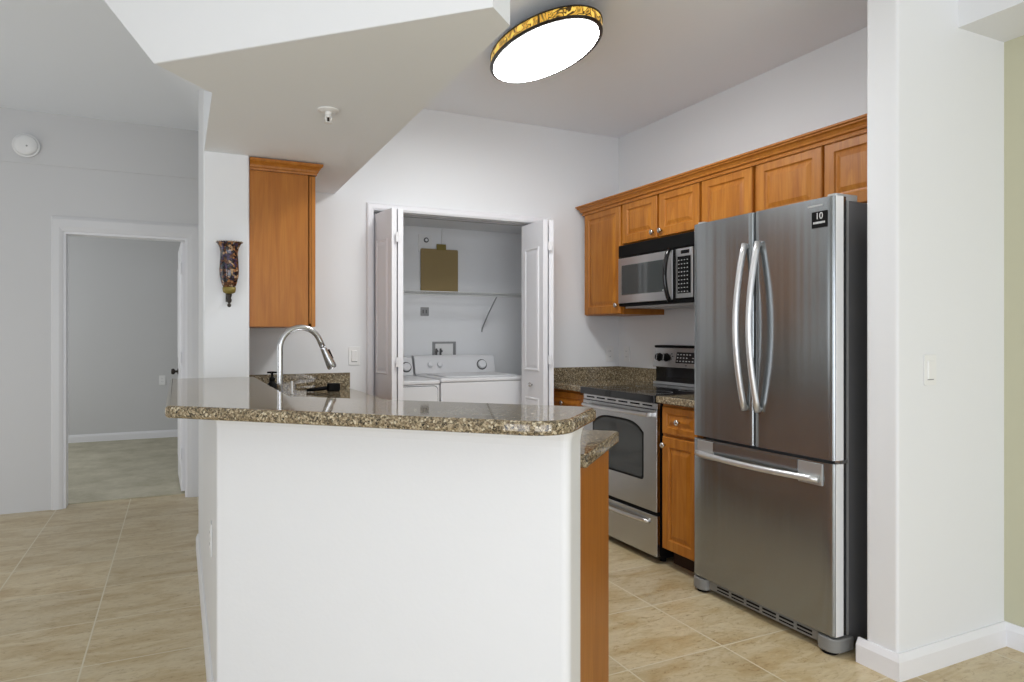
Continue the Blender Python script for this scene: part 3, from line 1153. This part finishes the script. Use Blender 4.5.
# ------------------------------------------------------------------ microwave
t = thing('microwave', 'stainless steel over-the-range microwave with black handle and keypad above the stove', 'microwave', (2.75, 3.36, 1.42))
MX = 2.585
kid(t, 'case', bx(MX + 0.03, XR - 0.002, SY0 + 0.001, SY1 - 0.001, 1.428, 1.826), 'black')
F = Fr((MX + 0.03, SY1 - 0.001, 0), (0, -1, 0), (-1, 0, 0))
MW = SW - 0.002
kid(t, 'vent_grille', fbox(B(), F, 0, MW, 1.748, 1.824, 0, 0.024), 'black', bevel=0.004)
kid(t, 'front_surround', fbox(B(), F, 0, MW, 1.430, 1.746, 0, 0.020), 'black', bevel=0.002)
DWD = 0.555
d = kid(t, 'door', fbox(B(), F, 0.010, DWD, 1.448, 1.738, 0.020, 0.032), 'steel_bright', bevel=0.003)
bm = B()
rot_prism(bm, F, rrect(0.050, DWD - 0.052, 1.500, 1.690, 0.006), 0.0315, 0.0335)
kid(d, 'window', bm, 'window_glass_dark')
bm = B()
pts = []
for i in range(15):
    f = i / 14
    pts.append(F.p(DWD - 0.014, 1.442 + 0.304 * f, 0.040 + 0.036 * math.sin(PI * f) ** 0.7))
tube(bm, pts, 0.013, 10)
kid(d, 'handle', bm, 'black_gloss', 'black bowed handle', smooth=True)
kp = kid(t, 'control_panel', fbox(B(), F, DWD + 0.030, MW - 0.022, 1.455, 1.738, 0.020, 0.031), 'steel_bright', bevel=0.002)
ka0, ka1 = DWD + 0.047, MW - 0.038
kid(kp, 'display', fbox(B(), F, ka0 + 0.03, ka1 - 0.012, 1.706, 1.726, 0.030, 0.0322), 'black_gloss')
pad = kid(kp, 'keypad', fbox(B(), F, ka0, ka1, 1.480, 1.692, 0.030, 0.0325), 'black')
bm = B()
for j in range(9):
    for i in range(4):
        a = ka0 + 0.008 + i * (ka1 - ka0 - 0.014) / 4
        b_ = 1.488 + j * 0.0225
        fbox(bm, F, a, a + 0.009, b_, b_ + 0.004, 0.0322, 0.0332)
kid(pad, 'keys', bm, 'light_grey_text')
kid(t, 'underside_panel', bx(MX + 0.05, XR - 0.02, SY0 + 0.02, SY1 - 0.02, 1.416, 1.428), 'silver_paint')
kid(t, 'badge', fbox(B(), F, DWD - 0.088, DWD - 0.064, 1.506, 1.511, 0.0334, 0.0342), 'light_grey_text')

# ------------------------------------------------------------------ faucet and things by the sink
fx, fy = 0.371, 2.92
t = thing('faucet', 'tall brushed gooseneck pull-down kitchen faucet rising behind the granite bar', 'faucet', (fx, fy, 0.915))
bm = B()
lathe(bm, [(0.028, 0.9155), (0.028, 0.921), (0.022, 0.926), (0.018, 0.960), (0.0155, 0.972)], 20, Matrix.Translation((fx, fy, 0)))
kid(t, 'base', bm, 'chrome', smooth=True)
dirv = Vector((0.985, 0.17, 0))
R = 0.086
pts = [(fx, fy, 0.965), (fx, fy, 1.05), (fx, fy, 1.13), (fx, fy, 1.187)]
for i in range(1, 15):
    th = PI - (PI * 0.89) * i / 14
    c = Vector((fx, fy, 1.187)) + dirv * R
    pts.append(tuple(c + dirv * (R * math.cos(th)) + Vector((0, 0, R * math.sin(th)))))
tl = (Vector(pts[-1]) - Vector(pts[-2])).normalized()
pts.append(tuple(Vector(pts[-1]) + tl * 0.028))
bm = B()
tube(bm, pts, 0.0118, 14)
kid(t, 'spout', bm, 'chrome', smooth=True)
e1 = Vector(pts[-1])
tv = (Vector(pts[-1]) - Vector(pts[-2])).normalized()
bm = B()
lathe(bm, [(0.0125, 0), (0.0135, 0.004), (0.0135, 0.012), (0.015, 0.03), (0.0195, 0.075), (0.0205, 0.092), (0.018, 0.098), (0, 0.098)], 18, axis(e1, tv))
sh = kid(t, 'spray_head', bm, 'chrome', smooth=True)
side = Vector((tv.y, -tv.x, 0)).normalized()
outv = tv.cross(Vector((-dirv.y, dirv.x, 0))).normalized()
if outv.dot(dirv) < 0:
    outv = -outv
bm = B()
Fs = Fr(e1 + outv * 0.014, Vector((-dirv.y, dirv.x, 0)), outv, tv)
fbox(bm, Fs, -0.004, 0.004, 0.020, 0.062, -0.002, 0.007)
kid(sh, 'button', bm, 'black')
bm = B()
tube(bm, [(fx, fy + 0.015, 0.955), (fx, fy + 0.055, 0.965), (fx + 0.01, fy + 0.085, 0.985)], [0.009, 0.006, 0.005], 10)
kid(t, 'lever', bm, 'chrome', smooth=True)

# sink basin set in the counter
bm = B()
F = Fr((0.42, 2.62, 0), (1, 0, 0), (0, 0, 1), (0, 1, 0))
rings(bm, F, 0.03, 0.47, 0.0, 0.62, [(0, 0.9185), (0.012, 0.9195), (0.018, 0.917), (0.022, 0.9162)], back=0.9158)
tag(obj('sink', bm, 'steel_range'), 'stainless steel kitchen sink set in the low counter beside the faucet', 'sink')

# black soap pump
px_, py_ = 0.392, 3.36
t = thing('soap_dispenser', 'small black pump dispenser left of the faucet stem, behind the bar top', 'soap dispenser', (px_, py_, 0.915))
kid(t, 'bottle', lathe(B(), [(0.022, 0.9155), (0.026, 0.92), (0.027, 0.99), (0.024, 1.012), (0.012, 1.024), (0.011, 1.032)], 20, Matrix.Translation((px_, py_, 0))), 'black', smooth=True)
bm = B()
lathe(bm, [(0.013, 1.030), (0.013, 1.044), (0.006, 1.046), (0.005, 1.062), (0.012, 1.064), (0.012, 1.071), (0, 1.072)], 16, Matrix.Translation((px_, py_, 0)))
tube(bm, [(px_ - 0.022, py_, 1.068), (px_, py_, 1.068), (px_ + 0.024, py_, 1.067), (px_ + 0.030, py_, 1.062)], [0.004, 0.005, 0.004, 0.003], 8)
kid(t, 'pump', bm, 'black', smooth=True)

# dish brush propped on the counter near the backsplash and a white stick
t = thing('dish_brush', 'dark brush lying on the low counter against the granite backsplash', 'brush', (0.74, 4.05, 0.9155))
bm = B()
pts = [(0.66, 4.05, 0.925), (0.72, 4.05, 0.930), (0.80, 4.05, 0.938)]
tube(bm, pts, [0.009, 0.011, 0.012], 10)
kid(t, 'handle', bm, 'black', smooth=True)
bm = B()
prism(bm, rrect(0.775, 0.850, 4.03, 4.07, 0.015), 0.9158, 0.962)
kid(t, 'head', bm, 'black', bevel=0.006)
tag(obj('candle_stick', lathe(B(), [(0.010, 0.9156), (0.010, 0.920), (0.0055, 0.922), (0.0055, 0.985), (0.004, 0.988), (0, 0.988)], 12, Matrix.Translation((0.565, 3.95, 0))), 'white_plastic', smooth=True),
    'slim upright white stick on the low counter right of the faucet stem', 'kitchen utensil')

# ------------------------------------------------------------------ wall sconce
cx, cy = 0.2150, YC - 0.062
t = thing('wall_sconce', 'mosaic glass candle sconce with flared rim hanging on the white column', 'wall sconce', (cx, cy, 1.37))
bm = B()
prof = [(0.012, 1.462), (0.026, 1.466), (0.031, 1.475), (0.036, 1.492), (0.042, 1.52), (0.0435, 1.548), (0.042, 1.575), (0.040, 1.605), (0.039, 1.632), (0.043, 1.652), (0.052, 1.670), (0.059, 1.677), (0.056, 1.679), (0.040, 1.660), (0.036, 1.63), (0.036, 1.60), (0.037, 1.52), (0.03, 1.49), (0, 1.48)]
kid(t, 'glass_cup', lathe(bm, prof, 32, Matrix.Translation((cx, cy, 0))), 'mosaic', 'dark mosaic glass cup', smooth=True)
bm = B()
n = 30
for i in range(n):
    a = 2 * PI * i / n
    bmesh.ops.create_icosphere(bm, subdivisions=1, radius=0.0040, matrix=Matrix.Translation((cx + 0.0575 * math.cos(a), cy + 0.0575 * math.sin(a), 1.679)))
kid(t, 'beaded_rim', bm, 'nickel')
bm = B()
lathe(bm, [(0.014, 1.436), (0.026, 1.442), (0.029, 1.452), (0.030, 1.466), (0.012, 1.468)], 20, Matrix.Translation((cx, cy, 0)))
kid(t, 'collar', bm, 'clip_brass', smooth=True)
bm = B()
lathe(bm, [(0, 1.372), (0.008, 1.376), (0.009, 1.384), (0.004, 1.391), (0.010, 1.398), (0.012, 1.408), (0.006, 1.416), (0.011, 1.424), (0.013, 1.436)], 16, Matrix.Translation((cx, cy, 0)))
kid(t, 'finial', bm, 'dark_bronze', smooth=True)
bm = B()
tube(bm, [(cx, cy + 0.006, 1.405), (cx, cy + 0.030, 1.395), (cx, cy + 0.050, 1.410), (cx, cy + 0.057, 1.44)], 0.0045, 8)
fbox(bm, Fr((cx, YC, 0), (1, 0, 0), (0, -1, 0)), -0.012, 0.012, 1.40, 1.50, 0.0005, 0.006)
kid(t, 'wall_bracket', bm, 'dark_bronze')

# ------------------------------------------------------------------ ceiling lamp
lx, ly = 1.590, 2.930
t = thing('ceiling_light', 'oval flush ceiling light with a glowing white diffuser and amber vine band', 'ceiling light', (lx, ly, ZK))
ra, rb = 0.205, 0.415
def ell(sx, sy, z, n=64):
    return [(lx + sx * math.cos(2 * PI * i / n), ly + sy * math.sin(2 * PI * i / n), z) for i in range(n)]
kid(t, 'band', loft(B(), [ell(ra, rb, 2.616), ell(ra + 0.001, rb + 0.001, 2.634), ell(ra - 0.001, rb - 0.001, 2.654)]), 'amber_band', 'amber band with dark vines', smooth=False)
bm = B()
loft(bm, [ell(ra + d, rb + d, z) for d, z in ((-0.004, 2.653), (0.003, 2.654), (0.003, 2.659), (-0.004, 2.661), (-0.13, 2.664), (-0.135, 2.7195))])
kid(t, 'upper_rim', bm, 'dark_bronze')
bm = B()
loft(bm, [ell(ra + d, rb + d, z) for d, z in ((-0.016, 2.604), (-0.004, 2.604), (0.003, 2.608), (0.004, 2.613), (0.0, 2.617))])
kid(t, 'lower_rim', bm, 'dark_bronze')
bm = B()
loft(bm, [ell(ra + d, rb + d, z) for d, z in ((-0.17, 2.588), (-0.12, 2.589), (-0.06, 2.592), (-0.030, 2.597), (-0.014, 2.6045))])
kid(t, 'diffuser', bm, 'diffuser', 'glowing white diffuser', smooth=True)

# ------------------------------------------------------------------ smoke detector, sprinkler
t = thing('smoke_detector', 'round white smoke detector high on the hall wall left of the doorway', 'smoke detector', (-0.958, YD - 0.014, 2.568))
M = axis((-0.958, YD - 0.0145, 2.568), (0, -1, 0))
kid(t, 'base', lathe(B(), [(0.082, 0), (0.082, 0.010), (0.074, 0.012)], 32, M), 'white_plastic')
kid(t, 'cover', lathe(B(), [(0.072, 0.011), (0.070, 0.030), (0.058, 0.040), (0.020, 0.043), (0, 0.043)], 32, M), 'white_plastic', smooth=True)
kid(t, 'indicator', lathe(B(), [(0.006, 0.042), (0.006, 0.0445)], 10, axis((-0.948, YD - 0.0145, 2.558), (0, -1, 0))), 'grey_plastic')
sx_, sy_ = 0.520, 2.690
t = thing('fire_sprinkler', 'small white fire sprinkler head under the dropped ceiling over the bar', 'sprinkler', (sx_, sy_, ZS))
M = Matrix.Translation((sx_, sy_, 0))
kid(t, 'escutcheon', lathe(B(), [(0.040, ZS - 0.0005), (0.040, ZS - 0.004), (0.026, ZS - 0.010), (0.014, ZS - 0.010)], 28, M), 'white_plastic')
kid(t, 'body', lathe(B(), [(0.012, ZS - 0.009), (0.012, ZS - 0.020), (0.008, ZS - 0.022), (0.006, ZS - 0.030)], 16, M), 'white_plastic')
bm = B()
for sg in (-1, 1):
    tube(bm, [(sx_ + sg * 0.008, sy_, ZS - 0.020), (sx_ + sg * 0.012, sy_, ZS - 0.034), (sx_ + sg * 0.003, sy_, ZS - 0.050)], 0.0022, 6)
lathe(bm, [(0.016, ZS - 0.050), (0.016, ZS - 0.052)], 16, M)
kid(t, 'deflector', bm, 'white_plastic')
kid(t, 'bulb', lathe(B(), [(0.004, ZS - 0.030), (0.0045, ZS - 0.048)], 10, M), 'dark_bronze')

# ------------------------------------------------------------------ switches and outlets
def plate(name, label, F, a, b, kind):
    cat = 'light switch' if kind == 'switch' else 'outlet'
    t = thing(name, label, cat, F.p(a, b, 0))
    bm = B()
    rot_prism(bm, F, rrect(a - 0.035, a + 0.035, b - 0.057, b + 0.057, 0.005), 0.0004, 0.005)
    kid(t, 'plate', bm, 'white_plastic', bevel=0.0015)
    if kind == 'switch':
        bm = B()
        rings(bm, F, a - 0.017, a + 0.017, b - 0.034, b + 0.034, [(0, 0.007), (0.002, 0.009)], back=0.004)
        kid(t, 'rocker', bm, 'white_plastic')
        kid(t, 'rocker_gap', fbox(B(), F, a - 0.018, a + 0.018, b - 0.038, b - 0.034, 0.004, 0.0056), 'grey_plastic')
    else:
        for dz in (-0.020, 0.020):
            bm = B()
            rot_prism(bm, F, rrect(a - 0.017, a + 0.017, b + dz - 0.014, b + dz + 0.014, 0.008), 0.004, 0.0065)
            s_ = kid(t, 'socket', bm, 'white_plastic')
            bm = B()
            for aa in (-0.007, 0.006):
                fbox(bm, F, a + aa, a + aa + 0.002, b + dz - 0.003, b + dz + 0.006, 0.0062, 0.0068)
            kid(s_, 'slots', bm, 'dark_text')
    return t


Fb = Fr((0, YB, 0), (1, 0, 0), (0, -1, 0))
plate('light_switch', 'white light switch on the short wall right of the refrigerator', Fr((0, 1.62, 0), (1, 0, 0), (0, -1, 0)), 2.515, 1.112, 'switch')
plate('light_switch', 'white light switch on the back wall between granite backsplash and closet casing', Fb, 0.985, 1.112, 'switch')
plate('wall_outlet', 'white outlet on the back wall left of the kitchen corner, above granite backsplash', Fb, 2.885, 1.102, 'outlet')
plate('wall_outlet', 'white outlet on the right wall between the corner and the stove back', Fr((XR, 0, 0), (0, -1, 0), (-1, 0, 0)), -4.175, 1.102, 'outlet')
plate('wall_outlet', 'white outlet on the hall side of the half wall, below the bar top', Fr((XL, 0, 0), (0, 1, 0), (-1, 0, 0)), 2.62, 0.53, 'outlet')
plate('wall_outlet', 'white outlet on the column wall below the single wall cabinet', Fr((0.31, 0, 0), (0, -1, 0), (1, 0, 0)), -4.02, 1.13, 'outlet')
plate('wall_outlet', 'white outlet low on the far bedroom wall seen through the doorway', Fr((0, 9.3, 0), (1, 0, 0), (0, -1, 0)), -0.175, 0.70, 'outlet')

# ------------------------------------------------------------------ laundry closet contents
def machine(name, label, cat, x0, x1, zt, kn):
    t = thing(name, label, cat, ((x0 + x1) / 2, 4.8, 0))
    kid(t, 'cabinet', bx(x0, x1, 4.45, 5.12, 0.02, zt - 0.03), 'white_enamel', bevel=0.008)
    kid(t, 'top', bx(x0 - 0.002, x1 + 0.002, 4.443, 5.12, zt - 0.029, zt), 'white_enamel', bevel=0.010, seg=3)
    bm = B()
    loft(bm, [[(x, 5.02, zt + 0.001), (x, 5.055, zt + 0.125), (x, 5.075, zt + 0.140), (x, 5.13, zt + 0.140), (x, 5.13, zt + 0.001)] for x in (x0 + 0.004, x1 - 0.004)])
    c = kid(t, 'console', bm, 'white_enamel', bevel=0.004)
    F = Fr((0, 5.0375, zt + 0.063), (1, 0, 0), (0, -0.124, 0.035), (0, 0.035, 0.124))
    for (a, b, r, dark) in kn:
        if dark:
            kid(c, 'dial_ring', lathe(B(), [(r * 1.25, 0.0), (r * 1.25, 0.004), (r * 1.05, 0.005)], 28, axis(F.p(a, b, 0.001), F.n)), 'dark_grey')
        kid(c, 'dial', lathe(B(), [(r, 0.004), (r * 0.95, 0.02), (r * 0.8, 0.024), (0, 0.024)], 24, axis(F.p(a, b, 0.001), F.n)), 'white_enamel')
    for (x, y) in ((x0 + 0.05, 4.5), (x1 - 0.05, 4.5), (x0 + 0.05, 5.05), (x1 - 0.05, 5.05)):
        kid(t, 'foot', lathe(B(), [(0.02, 0), (0.02, 0.02)], 10, Matrix.Translation((x, y, 0))), 'black')
    return t


t = machine('dryer', 'white clothes dryer with a square front door, left of the washer in closet', 'dryer', 0.935, 1.612, 0.935, [(1.555, 0.0, 0.032, True)])
F = Fr((0, 4.45, 0), (1, 0, 0), (0, -1, 0))
bm = B()
rot_prism(bm, F, rrect(0.985, 1.598, 0.32, 0.898, 0.03), 0.0, 0.004)
d = kid(t, 'door_gap', bm, 'dark_grey')
bm = B()
rot_prism(bm, F, rrect(0.990, 1.593, 0.325, 0.893, 0.027), 0.003, 0.014)
kid(t, 'door', bm, 'white_enamel', bevel=0.004)
t = machine('washing_machine', 'white top-loading washer with round console dials, right of the dryer in closet', 'washer', 1.620, 2.297, 0.945,
            [(1.745, 0.006, 0.022, False), (1.822, 0.006, 0.022, False), (2.178, 0.0, 0.034, True)])
bm = B()
prism(bm, rrect(1.68, 2.24, 4.50, 4.97, 0.04), 0.9455, 0.953)
kid(t, 'lid', bm, 'white_enamel', bevel=0.002)
kid(t, 'lid_badge', bx(2.13, 2.16, 4.972, 4.985, 0.9455, 0.950), 'dark_text')

t = thing('wire_shelf', 'white wire shelf across the laundry closet above the washer and dryer', 'shelf', (1.8, 5.05, 1.56))
bm = B()
for i in range(74):
    x = 0.905 + i * 0.0252
    tube(bm, [(x, 4.89, 1.572), (x, 5.198, 1.572)], 0.0018, 4)
for y, z, r in ((4.89, 1.570, 0.004), (4.89, 1.545, 0.004), (5.05, 1.568, 0.003), (5.195, 1.570, 0.004)):
    tube(bm, [(0.902, y, z), (2.768, y, z)], r, 6)
kid(t, 'wire_deck', bm, 'wire_white')
for xb in (1.44, 2.25):
    bm = B()
    tube(bm, [(xb, 4.90, 1.548), (xb, 5.06, 1.42), (xb, 5.19, 1.30), (xb, 5.197, 1.27)], 0.006, 6)
    kid(t, 'bracket', bm, 'zinc')

t = thing('clip_board', 'tan rectangular board with a clip on top, upright on the closet shelf', 'board', (1.85, 5.17, 1.575))
F = Fr((1.875, 5.185, 1.5752), (1, 0, 0), (0, -1, 0.02))
bm = B()
rot_prism(bm, F, rrect(-0.158, 0.156, 0, 0.352, 0.01), 0.0, 0.010)
kid(t, 'board', bm, 'board_tan', bevel=0.002)
bm = B()
rot_prism(bm, F, rrect(-0.026, 0.052, 0.345, 0.392, 0.006), 0.004, 0.014)
kid(t, 'clip', bm, 'clip_brass', bevel=0.002)
bm = B()
tube(bm, [(1.895, 5.183, 1.963), (1.897, 5.19, 2.03), (1.899, 5.194, 2.094)], 0.003, 6)
tag(obj('hanging_cord', bm, 'white_plastic'), 'thin pale cord hanging down to the clip of the tan board', 'cord')
t = thing('wall_thermostat', 'small white box with a round dial on the closet wall, behind the tan board', 'wall device', (1.75, 5.19, 1.98))
F = Fr((0, 5.20, 0), (1, 0, 0), (0, -1, 0))
kid(t, 'plate', rot_prism(B(), F, rrect(1.700, 1.815, 1.90, 2.040, 0.008), 0.0005, 0.012), 'white_plastic', bevel=0.002)
kid(t, 'dial', lathe(B(), [(0.020, 0), (0.020, 0.006), (0.012, 0.007)], 20, axis((1.765, 5.188, 1.995), (0, -1, 0))), 'dark_grey')
kid(t, 'dial_center', lathe(B(), [(0.011, 0), (0.011, 0.009), (0, 0.010)], 16, axis((1.765, 5.187, 1.995), (0, -1, 0))), 'white_plastic')
t = thing('dryer_outlet', 'small grey socket plate on the closet wall under the wire shelf', 'outlet', (1.755, 5.2, 1.43))
kid(t, 'plate', rot_prism(B(), F, rrect(1.722, 1.790, 1.395, 1.463, 0.004), 0.0005, 0.006), 'grey_plastic')
kid(t, 'slots', box(box(B(), 1.738, 1.746, 5.192, 5.194, 1.415, 1.443), 1.764, 1.772, 5.192, 5.194, 1.415, 1.443), 'dark_grey')
t = thing('washer_valve_box', 'recessed washer hookup box with two valves on the closet wall above console', 'valve box', (1.925, 5.2, 1.12))
kid(t, 'frame', rings(B(), F, 1.820, 2.020, 1.035, 1.190, [(0, 0.006), (0.004, 0.008), (0.014, 0.008), (0.015, 0.001)], back=0.0004), 'grey_plastic')
kid(t, 'back_panel', fbox(B(), F, 1.845, 1.995, 1.045, 1.175, 0.0010, 0.0030), 'white_plastic')
for a in (1.850, 1.885):
    bm = B()
    tube(bm, [(a, 5.188, 1.045), (a, 5.186, 1.10), (a, 5.184, 1.135)], [0.010, 0.008, 0.008], 8)
    tube(bm, [(a, 5.184, 1.115), (a, 5.168, 1.115)], [0.006, 0.012], 8)
    kid(t, 'valve', bm, 'dark_grey')
